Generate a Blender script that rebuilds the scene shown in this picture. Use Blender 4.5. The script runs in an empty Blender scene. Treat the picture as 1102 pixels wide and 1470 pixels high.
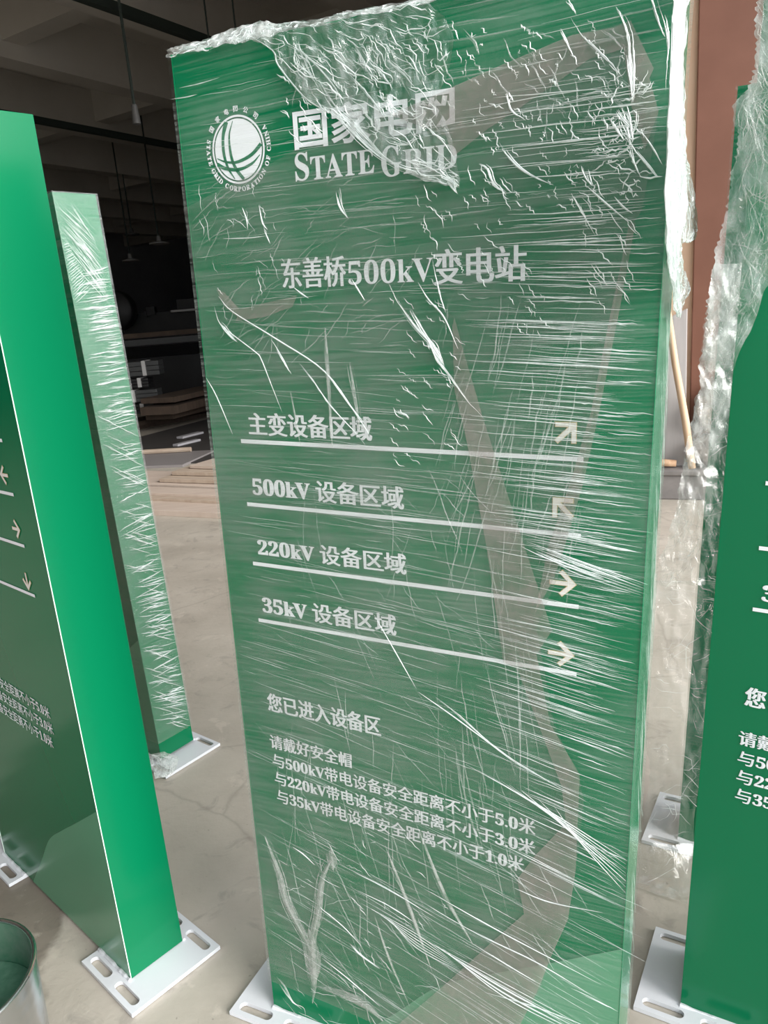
import bpy, math, random
from mathutils import Vector, Matrix, noise
random.seed(11)
PI = math.pi; R = math.radians
scene = bpy.context.scene
col = scene.collection

# ------------------------------------------------------------------ camera
FPX, PITCH, ROLL, CAMH = 1092.5, R(14.5653), R(-4.6747), 1.5
fw = Vector((0, math.cos(PITCH), -math.sin(PITCH)))
_r = Vector((1, 0, 0)); _u = _r.cross(fw)
cr = math.cos(ROLL)*_r + math.sin(ROLL)*_u
cu = -math.sin(ROLL)*_r + math.cos(ROLL)*_u
CAM = Vector((0, 0, CAMH))
cam_d = bpy.data.cameras.new('camera'); cam = bpy.data.objects.new('camera', cam_d); col.objects.link(cam)
cam_d.sensor_width = 36; cam_d.sensor_fit = 'AUTO'; cam_d.lens = FPX/1470*36; cam_d.clip_start = 0.02; cam_d.clip_end = 500
cam.matrix_world = Matrix(((cr.x, cu.x, -fw.x, 0), (cr.y, cu.y, -fw.y, 0), (cr.z, cu.z, -fw.z, CAMH), (0, 0, 0, 1)))
scene.camera = cam

# ------------------------------------------------------------------ light
w = bpy.data.worlds.new('overcast sky'); scene.world = w; w.use_nodes = True
nt = w.node_tree; nt.nodes.clear()
bg = nt.nodes.new('ShaderNodeBackground'); ow = nt.nodes.new('ShaderNodeOutputWorld')
tc = nt.nodes.new('ShaderNodeTexCoord'); sp = nt.nodes.new('ShaderNodeSeparateXYZ'); rp = nt.nodes.new('ShaderNodeValToRGB')
nt.links.new(tc.outputs['Generated'], sp.inputs[0]); nt.links.new(sp.outputs['Z'], rp.inputs[0])
rp.color_ramp.elements[0].position = 0.0; rp.color_ramp.elements[0].color = (.80, .84, .88, 1)
rp.color_ramp.elements[1].position = 0.9; rp.color_ramp.elements[1].color = (1.0, 1.03, 1.08, 1)
nt.links.new(rp.outputs[0], bg.inputs[0]); nt.links.new(bg.outputs[0], ow.inputs[0]); bg.inputs[1].default_value = 1.7
sd = bpy.data.lights.new('veiled sun', 'SUN'); sd.energy = 5.8; sd.angle = R(40); sd.color = (1, .97, .93)
so = bpy.data.objects.new('veiled sun', sd); col.objects.link(so)
so.rotation_euler = (Vector((-.70, .62, -.38))).to_track_quat('-Z', 'Y').to_euler()
scene.view_settings.view_transform = 'Standard'; scene.view_settings.look = 'None'
scene.view_settings.gamma = 1; scene.view_settings.exposure = 0.0; scene.view_settings.use_curve_mapping = False
scene.cycles.transparent_max_bounces = 32; scene.cycles.max_bounces = 8

# ------------------------------------------------------------------ helpers
def at(px, py, Y):
    d = fw + cr*((px-551)/FPX) - cu*((py-735)/FPX); return CAM + d*(Y/d.y)
def floor_at(px, py, z=0):
    d = fw + cr*((px-551)/FPX) - cu*((py-735)/FPX); return CAM + d*((z-CAMH)/d.z)

class MB:
    def __init__(s): s.v = []; s.f = []; s.c = None
    def quad(s, a, b, c, d): n = len(s.v); s.v += [a, b, c, d]; s.f.append((n, n+1, n+2, n+3)); return s
    def box(s, x0, x1, y0, y1, z0, z1, M=None, bev=0):
        n = len(s.v); P = []
        for z in (z0, z1):
            for x, y in ((x0, y0), (x1, y0), (x1, y1), (x0, y1)): P.append(Vector((x, y, z)))
        if M: P = [M(p) if callable(M) else M @ p for p in P]
        s.v += P
        s.f += [(n+3, n+2, n+1, n), (n+4, n+5, n+6, n+7), (n, n+1, n+5, n+4), (n+1, n+2, n+6, n+5), (n+2, n+3, n+7, n+6), (n+3, n, n+4, n+7)]
        return s
    def tube(s, pts, r, k=8, cap=True, close=False):
        pts = [Vector(p) for p in pts]; rs = r if isinstance(r, (list, tuple)) else [r]*len(pts)
        n0 = len(s.v)
        for i, p in enumerate(pts):
            t = (pts[min(i+1, len(pts)-1)] - pts[max(i-1, 0)]).normalized()
            a = t.orthogonal().normalized() if i == 0 else (a - a.dot(t)*t).normalized()
            b = t.cross(a)
            for j in range(k): s.v.append(p + rs[i]*(math.cos(2*PI*j/k)*a + math.sin(2*PI*j/k)*b))
        for i in range(len(pts)-1):
            for j in range(k):
                j2 = (j+1) % k; s.f.append((n0+i*k+j, n0+i*k+j2, n0+(i+1)*k+j2, n0+(i+1)*k+j))
        if cap: s.f.append(tuple(n0+j for j in range(k))[::-1]); s.f.append(tuple(n0+(len(pts)-1)*k+j for j in range(k)))
        return s
    def lathe(s, prof, c=(0, 0, 0), k=48):
        n0 = len(s.v); c = Vector(c)
        for r_, z in prof:
            for j in range(k): s.v.append(c + Vector((r_*math.cos(2*PI*j/k), r_*math.sin(2*PI*j/k), z)))
        for i in range(len(prof)-1):
            for j in range(k):
                j2 = (j+1) % k; s.f.append((n0+i*k+j, n0+i*k+j2, n0+(i+1)*k+j2, n0+(i+1)*k+j))
        return s
    def build(s, name, mat, parent=None, smooth=False, bevel=0, solid=0):
        me = bpy.data.meshes.new(name); me.from_pydata([tuple(v) for v in s.v], [], s.f); me.update()
        if smooth: me.polygons.foreach_set('use_smooth', [True]*len(me.polygons))
        if s.c is not None:
            at_ = me.attributes.new('dense', 'FLOAT', 'POINT'); at_.data.foreach_set('value', s.c)
        o = bpy.data.objects.new(name, me); col.objects.link(o)
        if mat: me.materials.append(mat)
        if parent: o.parent = parent
        if bevel:
            m = o.modifiers.new('bevel', 'BEVEL'); m.width = bevel; m.segments = 2; m.limit_method = 'ANGLE'
        if solid:
            m = o.modifiers.new('solid', 'SOLIDIFY'); m.thickness = solid
        return o
def tag(o, label=None, cat=None, group=None, kind=None):
    for k, v in (('label', label), ('category', cat), ('group', group), ('kind', kind)):
        if v: o[k] = v
    return o
def empty(name, loc=(0, 0, 0), rz=0):
    o = bpy.data.objects.new(name, None); o.empty_display_size = .1; o.location = loc; o.rotation_euler = (0, 0, rz); col.objects.link(o); return o

# ------------------------------------------------------------------ materials
def mat(name, rgb, rough=.5, metal=0, spec=.5, bump=None, var=None, coat=0):
    m = bpy.data.materials.new(name); m.use_nodes = True; t = m.node_tree; b = t.nodes['Principled BSDF']
    b.inputs['Base Color'].default_value = (*rgb, 1); b.inputs['Roughness'].default_value = rough
    b.inputs['Metallic'].default_value = metal; b.inputs['Specular IOR Level'].default_value = spec
    b.inputs['Coat Weight'].default_value = coat; b.inputs['Coat Roughness'].default_value = .06
    c = t.nodes.new('ShaderNodeTexCoord')
    if var:
        sc, rgb2 = var[0], var[1]
        mp = t.nodes.new('ShaderNodeMapping'); mp.inputs['Scale'].default_value = sc if isinstance(sc, tuple) else (sc,)*3
        n = t.nodes.new('ShaderNodeTexNoise'); n.inputs['Scale'].default_value = 1; n.inputs['Detail'].default_value = 6; n.inputs['Roughness'].default_value = .6
        r_ = t.nodes.new('ShaderNodeValToRGB'); r_.color_ramp.elements[0].position = .32; r_.color_ramp.elements[1].position = .68
        r_.color_ramp.elements[0].color = (*rgb, 1); r_.color_ramp.elements[1].color = (*rgb2, 1)
        t.links.new(c.outputs['Object'], mp.inputs[0]); t.links.new(mp.outputs[0], n.inputs[0]); t.links.new(n.outputs[0], r_.inputs[0]); t.links.new(r_.outputs[0], b.inputs['Base Color'])
    if bump:
        sc, st = bump
        mp = t.nodes.new('ShaderNodeMapping'); mp.inputs['Scale'].default_value = sc if isinstance(sc, tuple) else (sc,)*3
        n = t.nodes.new('ShaderNodeTexNoise'); n.inputs['Scale'].default_value = 1; n.inputs['Detail'].default_value = 4
        bp = t.nodes.new('ShaderNodeBump'); bp.inputs['Strength'].default_value = st; bp.inputs['Distance'].default_value = .01
        t.links.new(c.outputs['Object'], mp.inputs[0]); t.links.new(mp.outputs[0], n.inputs[0]); t.links.new(n.outputs[0], bp.inputs['Height']); t.links.new(bp.outputs[0], b.inputs['Normal'])
    return m

def film_mat(name, tint, haze_lo, haze_hi, scale, rough=.14, gloss=.10, bstr=.5, attr=False, thr=(.4, .75), glmax=.5):
    """clear stretch film: mostly see-through, milky where layers lie doubled, glossy"""
    m = bpy.data.materials.new(name); m.use_nodes = True; t = m.node_tree; t.nodes.clear()
    N = lambda k: t.nodes.new(k); L = t.links.new
    out = N('ShaderNodeOutputMaterial'); c = N('ShaderNodeTexCoord')
    mp = N('ShaderNodeMapping'); mp.inputs['Scale'].default_value = scale; L(c.outputs['Object'], mp.inputs[0])
    n1 = N('ShaderNodeTexNoise'); n1.inputs['Scale'].default_value = 1; n1.inputs['Detail'].default_value = 7; n1.inputs['Roughness'].default_value = .68; n1.inputs['Distortion'].default_value = .3
    L(mp.outputs[0], n1.inputs[0])
    n2 = N('ShaderNodeTexNoise'); n2.inputs['Scale'].default_value = 7; n2.inputs['Detail'].default_value = 3; L(c.outputs['Object'], n2.inputs[0])
    ad = N('ShaderNodeMath'); ad.operation = 'MULTIPLY_ADD'; L(n2.outputs[0], ad.inputs[0]); ad.inputs[1].default_value = .5; 
    sb = N('ShaderNodeMath'); sb.operation = 'SUBTRACT'; L(n1.outputs[0], sb.inputs[0]); sb.inputs[1].default_value = .25; L(sb.outputs[0], ad.inputs[2])
    mr = N('ShaderNodeMapRange'); mr.inputs['From Min'].default_value = thr[0]; mr.inputs['From Max'].default_value = thr[1]
    mr.inputs['To Min'].default_value = haze_lo; mr.inputs['To Max'].default_value = haze_hi; L(ad.outputs[0], mr.inputs[0])
    hz = mr.outputs[0]
    if attr:
        a = N('ShaderNodeAttribute'); a.attribute_name = 'dense'
        mu = N('ShaderNodeMath'); mu.operation = 'MULTIPLY'; L(hz, mu.inputs[0]); L(a.outputs['Fac'], mu.inputs[1]); hz = mu.outputs[0]
    bp = N('ShaderNodeBump'); bp.inputs['Strength'].default_value = bstr; bp.inputs['Distance'].default_value = .004; L(n1.outputs[0], bp.inputs['Height'])
    tr = N('ShaderNodeBsdfTransparent'); tr.inputs[0].default_value = (.97, .985, .975, 1)
    di = N('ShaderNodeBsdfDiffuse'); di.inputs[0].default_value = (*tint, 1); tl = N('ShaderNodeBsdfTranslucent'); tl.inputs[0].default_value = (*tint, 1)
    dm = N('ShaderNodeMixShader'); dm.inputs[0].default_value = .3; L(di.outputs[0], dm.inputs[1]); L(tl.outputs[0], dm.inputs[2])
    m1 = N('ShaderNodeMixShader'); L(hz, m1.inputs[0]); L(tr.outputs[0], m1.inputs[1]); L(dm.outputs[0], m1.inputs[2])
    gl = N('ShaderNodeBsdfGlossy'); gl.inputs['Roughness'].default_value = rough; gl.inputs[0].default_value = (1, 1, 1, 1); L(bp.outputs[0], gl.inputs['Normal'])
    lw = N('ShaderNodeLayerWeight'); lw.inputs[0].default_value = .25; L(bp.outputs[0], lw.inputs['Normal'])
    mg = N('ShaderNodeMapRange'); mg.inputs['To Min'].default_value = gloss; mg.inputs['To Max'].default_value = glmax; L(lw.outputs['Facing'], mg.inputs[0])
    m2 = N('ShaderNodeMixShader'); L(mg.outputs[0], m2.inputs[0]); L(m1.outputs[0], m2.inputs[1]); L(gl.outputs[0], m2.inputs[2])
    L(m2.outputs[0], out.inputs[0]); return m

GREEN = mat('green powder coat', (.001, .155, .063), .18, spec=.28, coat=0)
PALE = mat('pale green print', (.09, .30, .17), .22, spec=.4)
WHITE = mat('white vinyl print', (.86, .88, .92), .4)
CREAM = mat('cream arrow print', (.82, .77, .73), .35)
GOLDE = mat('yellow arrow edge', (.62, .50, .22), .4)
PLATE = mat('white coated steel plate', (.70, .72, .76), .4, bump=(60, .05))
TRIM = mat('bare panel edge', (.75, .85, .80), .4)
DARK = mat('dark gap', (.02, .03, .025), .8)

def concrete():
    m = bpy.data.materials.new('worn concrete floor'); m.use_nodes = True; t = m.node_tree; b = t.nodes['Principled BSDF']
    N = lambda k: t.nodes.new(k); L = t.links.new; c = N('ShaderNodeTexCoord')
    def nz(s, d=6, dist=0):
        n = N('ShaderNodeTexNoise'); n.inputs['Scale'].default_value = s; n.inputs['Detail'].default_value = d; n.inputs['Roughness'].default_value = .62; n.inputs['Distortion'].default_value = dist; L(c.outputs['Object'], n.inputs[0]); return n.outputs[0]
    def ramp(i, *st):
        r_ = N('ShaderNodeValToRGB'); e = r_.color_ramp.elements
        while len(e) < len(st): e.new(.5)
        for k, (p, q) in enumerate(st): e[k].position = p; e[k].color = (*q, 1)
        L(i, r_.inputs[0]); return r_.outputs[0]
    base = ramp(nz(1.6, 8), (.3, (.37, .335, .285)), (.55, (.47, .43, .37)), (.75, (.54, .50, .435)))
    def mix(a, f, colr, kind='MIX'):
        x = N('ShaderNodeMixRGB'); x.blend_type = kind; L(f, x.inputs[0]); L(a, x.inputs[1]); x.inputs[2].default_value = (*colr, 1); return x.outputs[0]
    blk, wht = (0, 0, 0), (1, 1, 1)
    c1 = mix(base, ramp(nz(9, 10, 1.0), (.56, blk), (.66, (.35,)*3)), (.22, .20, .18))
    c2 = mix(c1, ramp(nz(5, 12, .6), (.60, blk), (.64, (.55,)*3)), (.56, .51, .44))
    vo = N('ShaderNodeTexVoronoi'); vo.feature = 'DISTANCE_TO_EDGE'; vo.inputs['Scale'].default_value = .7
    ds = N('ShaderNodeMixRGB'); ds.inputs[0].default_value = .12; L(c.outputs['Object'], ds.inputs[1])
    nn = N('ShaderNodeTexNoise'); nn.inputs['Scale'].default_value = 3; nn.inputs['Detail'].default_value = 8; L(c.outputs['Object'], nn.inputs[0]); L(nn.outputs['Color'], ds.inputs[2]); L(ds.outputs[0], vo.inputs[0])
    c3 = mix(c2, ramp(vo.outputs['Distance'], (0, (.28,)*3), (.005, blk)), (.14, .12, .10))
    c4 = mix(c3, ramp(nz(60, 3), (.68, blk), (.74, (.5,)*3)), (.16, .14, .12))
    # a darker rounded patch with pale flecks along its edge
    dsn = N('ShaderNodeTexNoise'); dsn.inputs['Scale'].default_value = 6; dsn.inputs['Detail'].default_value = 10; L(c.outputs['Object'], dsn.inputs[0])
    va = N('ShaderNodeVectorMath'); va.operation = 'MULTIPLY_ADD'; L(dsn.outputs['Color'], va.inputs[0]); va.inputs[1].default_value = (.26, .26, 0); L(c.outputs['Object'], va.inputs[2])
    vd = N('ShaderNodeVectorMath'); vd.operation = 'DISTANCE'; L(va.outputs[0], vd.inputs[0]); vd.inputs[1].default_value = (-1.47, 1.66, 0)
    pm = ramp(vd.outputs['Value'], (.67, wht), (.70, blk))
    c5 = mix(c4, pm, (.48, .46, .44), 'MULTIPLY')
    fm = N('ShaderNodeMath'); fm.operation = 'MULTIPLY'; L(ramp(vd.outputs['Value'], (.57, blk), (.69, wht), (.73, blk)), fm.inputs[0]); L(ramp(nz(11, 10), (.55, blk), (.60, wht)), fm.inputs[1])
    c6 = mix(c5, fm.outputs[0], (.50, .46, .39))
    L(c6, b.inputs['Base Color'])
    L(ramp(nz(4), (.3, (.42,)*3), (.7, (.7,)*3)), b.inputs['Roughness'])
    bp = N('ShaderNodeBump'); bp.inputs['Strength'].default_value = .35; bp.inputs['Distance'].default_value = .004; L(nz(35, 8), bp.inputs['Height']); L(bp.outputs[0], b.inputs['Normal'])
    return m
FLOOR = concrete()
HALL = mat('grey hall concrete', (.50, .47, .42), .85, var=(.6, (.58, .55, .50)))
HALLW = mat('hall wall plaster', (.30, .31, .32), .9, var=(.4, (.38, .385, .40)))
BROWN = mat('red brown paint', (.175, .072, .045), .55, var=(2.5, (.21, .09, .058)), bump=(8, .1))
PEACH = mat('peach wall paint', (.93, .62, .42), .7, var=(3, (.95, .68, .49)))
GREY = mat('grey slab', (.40, .385, .38), .45, var=((14, 14, .6), (.50, .47, .46)))
KERB = mat('grey kerb render', (.20, .185, .18), .8, var=(6, (.27, .25, .24)))

# ------------------------------------------------------------------ setting
E1 = Vector((math.sin(R(32)), math.cos(R(32)), 0)); E2 = Vector((-math.cos(R(32)), math.sin(R(32)), 0)); HO = Vector((2.30, 5.62, 0))
def H(p): return HO + E1*p[0] + E2*p[1] + Vector((0, 0, p[2]))
def bx(mb, t0, t1, s0, s1, z0, z1): return mb.box(t0, t1, s0, s1, z0, z1, H)
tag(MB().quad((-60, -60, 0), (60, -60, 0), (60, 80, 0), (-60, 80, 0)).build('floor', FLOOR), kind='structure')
ceiling = tag(bx(MB(), -14, 42, -.3, 34, 6.9, 7.2).build('ceiling', HALL), kind='structure')
for s_ in (2.6, 5.5, 8.25, 11.05, 14.1, 17.4, 20.8, 24.2, 27.8): bx(MB(), -14, 42, s_, s_+.45, 6.0, 6.92).build('beam', HALL, ceiling)
for t_ in (-9, -3, 2.9, 7.2, 13.2, 19.2, 25.2, 31.2, 37.2): bx(MB(), t_, t_+.4, 0, 34, 6.25, 6.91).build('cross_beam', HALL, ceiling)
for s_, w_ in ((7.4, .12), (12.6, .1)): bx(MB(), -14, 42, s_, s_+w_, 5.55, 5.67).build('conduit', DARK, ceiling)
tag(bx(MB(), 42, 42.3, -.3, 34, 0, 7.2).build('wall_back', HALLW), kind='structure')
tag(bx(MB(), -14, 42, 34, 34.3, 0, 7.2).build('wall_left', HALLW), kind='structure')
tag(bx(MB(), -14.3, -14, -.3, 34, 0, 7.2).build('wall_front', HALLW), kind='structure')
wr = tag(bx(MB(), 1.2, 42, -.35, 0, 0, 7.2).build('wall_right', HALLW), kind='structure')
bx(MB(), -14, 1.2, -.35, -.05, 5.2, 7.2).build('lintel', HALLW, wr)
# the painted pier at the door, its peach return and the kerb it stands on
def G(o, dx, dy):
    return lambda p: o + dx*p[0] + dy*p[1] + Vector((0, 0, p[2]))
pier = at(993, 440, 5.62); pier.z = 0
px_ = Vector((math.cos(R(24)), -math.sin(R(24)), 0)); py_ = Vector((math.sin(R(24)), math.cos(R(24)), 0))
col_ = MB().box(0, .405, 0, .5, 0, 5.2, G(pier, px_, py_)).build('trim_1', BROWN, bevel=.008); tag(col_, kind='structure')
MB().box(-1.1, 0.002, .06, .3, 0, 5.2, G(pier, px_, py_)).build('reveal', PEACH, col_)
MB().box(.405, .47, .10, .3, 0, 5.2, G(pier, px_, py_)).build('reveal', PEACH, col_)
MB().box(.47, 1.6, .02, .3, 0, 5.2, G(pier, px_, py_)).build('panel', BROWN, col_)
kb = tag(MB().box(-1.2, 1.6, -.24, .06, 0, .185, G(pier, px_, py_)).box(-1.2, 1.6, -.26, .06, .185, .225, G(pier, px_, py_)).build('trim_2', KERB, bevel=.01), kind='structure')

# ------------------------------------------------------------------ lettering
def bold(s): # serif capitals and digits from the mathematical bold block
    o = ''
    for ch in s:
        if ch.isdigit(): o += chr(0x1D7CE + int(ch))
        elif 'A' <= ch <= 'Z': o += chr(0x1D400 + ord(ch)-65)
        elif 'a' <= ch <= 'z': o += chr(0x1D41A + ord(ch)-97)
        else: o += ch
    return o
_tc = {}
def glyphs(s, off=.0, fat=0.0):
    key = (s, off, fat)
    if key in _tc: return _tc[key]
    c = bpy.data.curves.new('t', 'FONT'); c.body = s; c.offset = off; c.resolution_u = 3
    o = bpy.data.objects.new('t', c); col.objects.link(o); bpy.context.view_layer.update()
    me = o.to_mesh(); V = [(v.co.x, v.co.y) for v in me.vertices]; F = [tuple(p.vertices) for p in me.polygons]
    o.to_mesh_clear(); bpy.data.objects.remove(o); bpy.data.curves.remove(c)
    if fat:
        V0, F0 = V, F; V = []; F = []
        for k in (-1, 0, 1):
            n = len(V); V += [(x+k*fat, y, k) for x, y in V0]; F += [tuple(i+n for i in f) for f in F0]
    x0 = min(v[0] for v in V); x1 = max(v[0] for v in V); y0 = min(v[1] for v in V); y1 = max(v[1] for v in V)
    _tc[key] = ([((v[0]-x0)/(x1-x0), (v[1]-y0)/(y1-y0)) for v in V], F, (x1-x0)/(y1-y0), [v[2] if len(v) > 2 else 0 for v in V]); return _tc[key]

W, D, HT, T0 = .740, .1432, 1.9144, .012
A_, B_, C_ = .0874, .1523, .0503
ROWS = (1.3104, 1.1964, 1.084, .9715)
FL = -.0014   # print sits on the face

class Frame:
    def __init__(s, x, y, yaw, lean, tilt):
        s.yaw = R(yaw); a = s.yaw; U = Vector((math.cos(a), math.sin(a), 0)); N = Vector((-math.sin(a), math.cos(a), 0)); V = Vector((0, 0, 1))
        V2 = (V + math.tan(R(lean))*N + math.tan(R(tilt))*U).normalized(); N2 = (N - N.dot(V2)*V2).normalized(); U2 = N2.cross(V2)
        s.o = Vector((x, y, 0)); s.U, s.N, s.V = U2, N2, V2
        s.inv = Matrix.Rotation(-a, 3, 'Z')
    def P(s, u, n, v): return s.inv @ (s.U*u + s.N*n + s.V*v)          # local to the root
    def uv(s, px, py, n=0):
        d = fw + cr*((px-551)/FPX) - cu*((py-735)/FPX); o = s.o + s.N*n
        t = (o-CAM).dot(s.N)/d.dot(s.N); q = CAM + d*t - o; return q.dot(s.U), q.dot(s.V)
    def loc(s, p): return s.inv @ (Vector(p) - s.o)

def text_part(F, root, s, u0, u1, v0, v1, off=.0, fat=0.0, name='text_line', m=None):
    V, Fc, _, lay = glyphs(s, off, fat); mb = MB()
    mb.v = [F.P(u0+(u1-u0)*x, FL-.0002*l, v0+(v1-v0)*y) for (x, y), l in zip(V, lay)]; mb.f = list(Fc)
    return mb.build(name, m or WHITE, root)
def flat_poly(F, root, pts, name, m, n=FL):
    mb = MB(); mb.v = [F.P(u, n, v) for u, v in pts]; mb.f = [tuple(range(len(pts)))]; return mb.build(name, m, root)
def stroke(mb, F, a, b, w, n=FL):
    a, b = Vector(a), Vector(b); d = (b-a).normalized(); q = Vector((-d.y, d.x))*w/2
    mb.quad(*[F.P(p.x, n, p.y) for p in (a-q, b-q, b+q, a+q)])
def arrow(F, root, cu_, cv_, ang, r=.0175):
    def mk(w, n, grow):
        mb = MB(); c, s_ = math.cos(ang), math.sin(ang)
        rot = lambda x, y: (cu_ + x*c - y*s_, cv_ + x*s_ + y*c)
        tip = (r, 0); k = r*1.06
        stroke(mb, F, rot(-r-grow, 0), rot(r*.9, 0), w, n)
        stroke(mb, F, rot(tip[0]-k-grow*.7, k+grow*.7), rot(tip[0]+w*.35, -w*.35), w, n-.00004)
        stroke(mb, F, rot(tip[0]-k-grow*.7, -k-grow*.7), rot(tip[0]+w*.35, w*.35), w, n-.00008)
        return mb
    o = mk(.0062, FL-.0004, 0).build('arrow', CREAM, root)
    mk(.0078, FL, .001).build('outline', GOLDE, o)
    return o
def ribbon2d(mb, F, pts, ws, n):
    P = [Vector(p) for p in pts]; m = len(P); base = len(mb.v)
    for i, p in enumerate(P):
        d = (P[min(i+1, m-1)]-P[max(i-1, 0)]).normalized(); q = Vector((-d.y, d.x))*ws[i]/2
        for e in (p-q, p+q): mb.v.append(F.P(e.x, n, e.y))
    for i in range(m-1): a = base+2*i; mb.f.append((a, a+2, a+3, a+1))
def cr_spline(pts, k=6):
    out = []
    P = [Vector(p) for p in pts]; P = [P[0]*2-P[1]] + P + [P[-1]*2-P[-2]]
    for i in range(1, len(P)-2):
        for j in range(k):
            t = j/k; a, b, c, d = P[i-1], P[i], P[i+1], P[i+2]
            out.append(.5*((2*b)+(-a+c)*t+(2*a-5*b+4*c-d)*t*t+(-a+3*b-3*c+d)*t**3))
    out.append(P[-2]); return out
def emblem(F, root):
    cu_, cv_, r = .110, 1.7685, .0485
    ring = MB(); K = 72
    for i in range(K):
        a, b = 2*PI*i/K, 2*PI*(i+1)/K
        ring.quad(*[F.P(cu_+q*math.cos(t), FL, cv_+q*math.sin(t)) for q, t in ((r*.94, a), (r, a), (r, b), (r*.94, b))])
    e = ring.build('emblem', WHITE, root)
    flat_poly(F, e, [(cu_+r*.895*math.cos(2*PI*i/K), cv_+r*.895*math.sin(2*PI*i/K)) for i in range(K)], 'globe', WHITE).parent = e
    arcs = MB()
    for pts, ws in ((((-.36, .84), (-.53, .42), (-.555, -.075), (-.44, -.5), (-.22, -.84)), (.16, .11, .11, .08, .03)),
                    (((-.11, .84), (-.29, .425), (-.285, -.15), (-.14, -.55), (.13, -.88)), (.02, .06, .10, .11, .11)),
                    (((-.84, -.175), (-.5, -.31), (-.06, -.35), (.48, -.2), (.88, .075)), (.02, .06, .09, .11, .12)),
                    (((-.85, -.345), (-.54, -.5), (-.03, -.575), (.48, -.45), (.81, -.225)), (.12, .11, .10, .08, .02))):
        sp_ = cr_spline(pts, 6); n = len(sp_); w2 = []
        for i in range(n):
            f = i/(n-1)*(len(ws)-1); k = min(int(f), len(ws)-2); w2.append(r*(ws[k]+(ws[k+1]-ws[k])*(f-k)))
        ribbon2d(arcs, F, [(cu_+p.x*r, cv_+p.y*r) for p in sp_], w2, FL-.0003)
    arcs.build('grid_lines', GREEN, e)
    tx = MB()
    def put(ch, ang, rad, h, flip, w=None):
        V, Fc, asp, _ = glyphs(ch, .02); wd = min(h*asp, h*1.15)
        n0 = len(tx.v)
        for x, y in V:
            lx, ly = (x-.5)*wd, (y-.5)*h
            if flip: rr = rad-ly; th = ang + lx/rad      # letter tops point to the centre
            else: rr = rad+ly; th = ang - lx/rad
            tx.v.append(F.P(cu_+rr*math.cos(th), FL, cv_+rr*math.sin(th)))
        tx.f += [tuple(i+n0 for i in f) for f in Fc]
    for ch, a in zip('国家电网公司', (144, 125.6, 106, 88.5, 69.7, 50)): put(ch, R(a), r*1.17, .0085, False)
    s_ = 'STATE GRID CORPORATION OF CHINA'
    wts = [.45 if c == ' ' else (.42 if c == 'I' else .95 if c in 'CGODNHA' else .8) for c in s_]; tot = sum(wts); acc = 0
    for c, q in zip(s_, wts):
        if c != ' ': put(bold(c), R(159 + (391-159)*(acc+q/2)/tot), r*1.155, .0072, True)
        acc += q
    tx.build('ring_text', WHITE, e)
    return e

def slot_plate(F, u0, u1, n0, n1, name, root, slots):
    """flat steel foot plate with round-ended slots cut through it"""
    mb = MB(); K = 8; zt, zb = T0, .002
    # cut the plate in cells: every slot gets a cell of its own, bridged ring to rectangle
    us = sorted({u0, u1} | {round(x, 5) for s_ in slots for x in (s_[0]-.012, s_[1]+.012)})
    us = [u for u in us if u0-1e-6 <= u <= u1+1e-6]
    ns = sorted({n0, n1} | {round(x, 5) for s_ in slots for x in (s_[2]-.012, s_[3]+.012)})
    ns = [n for n in ns if n0-1e-6 <= n <= n1+1e-6]
    G_ = lambda u, n, z: F.inv @ (Vector((math.cos(F.yaw), math.sin(F.yaw), 0))*u + Vector((-math.sin(F.yaw), math.cos(F.yaw), 0))*n + Vector((0, 0, z)))
    for i in range(len(us)-1):
        for j in range(len(ns)-1):
            a, b, c, d = us[i], us[i+1], ns[j], ns[j+1]
            hit = [s_ for s_ in slots if s_[0] > a-1e-4 and s_[1] < b+1e-4 and s_[2] > c-1e-4 and s_[3] < d+1e-4]
            if not hit:
                mb.quad(G_(a, c, zt), G_(b, c, zt), G_(b, d, zt), G_(a, d, zt)); mb.quad(G_(a, d, zb), G_(b, d, zb), G_(b, c, zb), G_(a, c, zb)); continue
            s0, s1, s2, s3 = hit[0]; r = (s3-s2)/2; mid = (s2+s3)/2
            ring = [(s1-r+r*math.cos(t), mid+r*math.sin(t)) for t in [(-PI/2+PI*k/K) for k in range(K+1)]] + \
                   [(s0+r+r*math.cos(t), mid+r*math.sin(t)) for t in [(PI/2+PI*k/K) for k in range(K+1)]]
            cx, cy = (s0+s1)/2, mid; out = []
            for (x, y) in ring:
                k = min([(b-cx)/(x-cx) if x > cx+1e-9 else 1e9, (a-cx)/(x-cx) if x < cx-1e-9 else 1e9, (d-cy)/(y-cy) if y > cy+1e-9 else 1e9, (c-cy)/(y-cy) if y < cy-1e-9 else 1e9])
                out.append([cx+(x-cx)*k, cy+(y-cy)*k])
            for q in ((a, c), (b, c), (b, d), (a, d)):
                k = min(range(len(out)), key=lambda i_: (out[i_][0]-q[0])**2+(out[i_][1]-q[1])**2); out[k] = list(q)
            n_ = len(ring)
            for k in range(n_):
                k2 = (k+1) % n_
                mb.quad(G_(*ring[k], zt), G_(*out[k], zt), G_(*out[k2], zt), G_(*ring[k2], zt))
                mb.quad(G_(*ring[k2], zb), G_(*out[k2], zb), G_(*out[k], zb), G_(*ring[k], zb))
                mb.quad(G_(*ring[k], zb), G_(*ring[k], zt), G_(*ring[k2], zt), G_(*ring[k2], zb))
    for p, q in (((u0, n0), (u1, n0)), ((u1, n0), (u1, n1)), ((u1, n1), (u0, n1)), ((u0, n1), (u0, n0))):
        mb.quad(G_(*p, zb), G_(*q, zb), G_(*q, zt), G_(*p, zt))
    return mb.build(name, PLATE, root)

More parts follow.
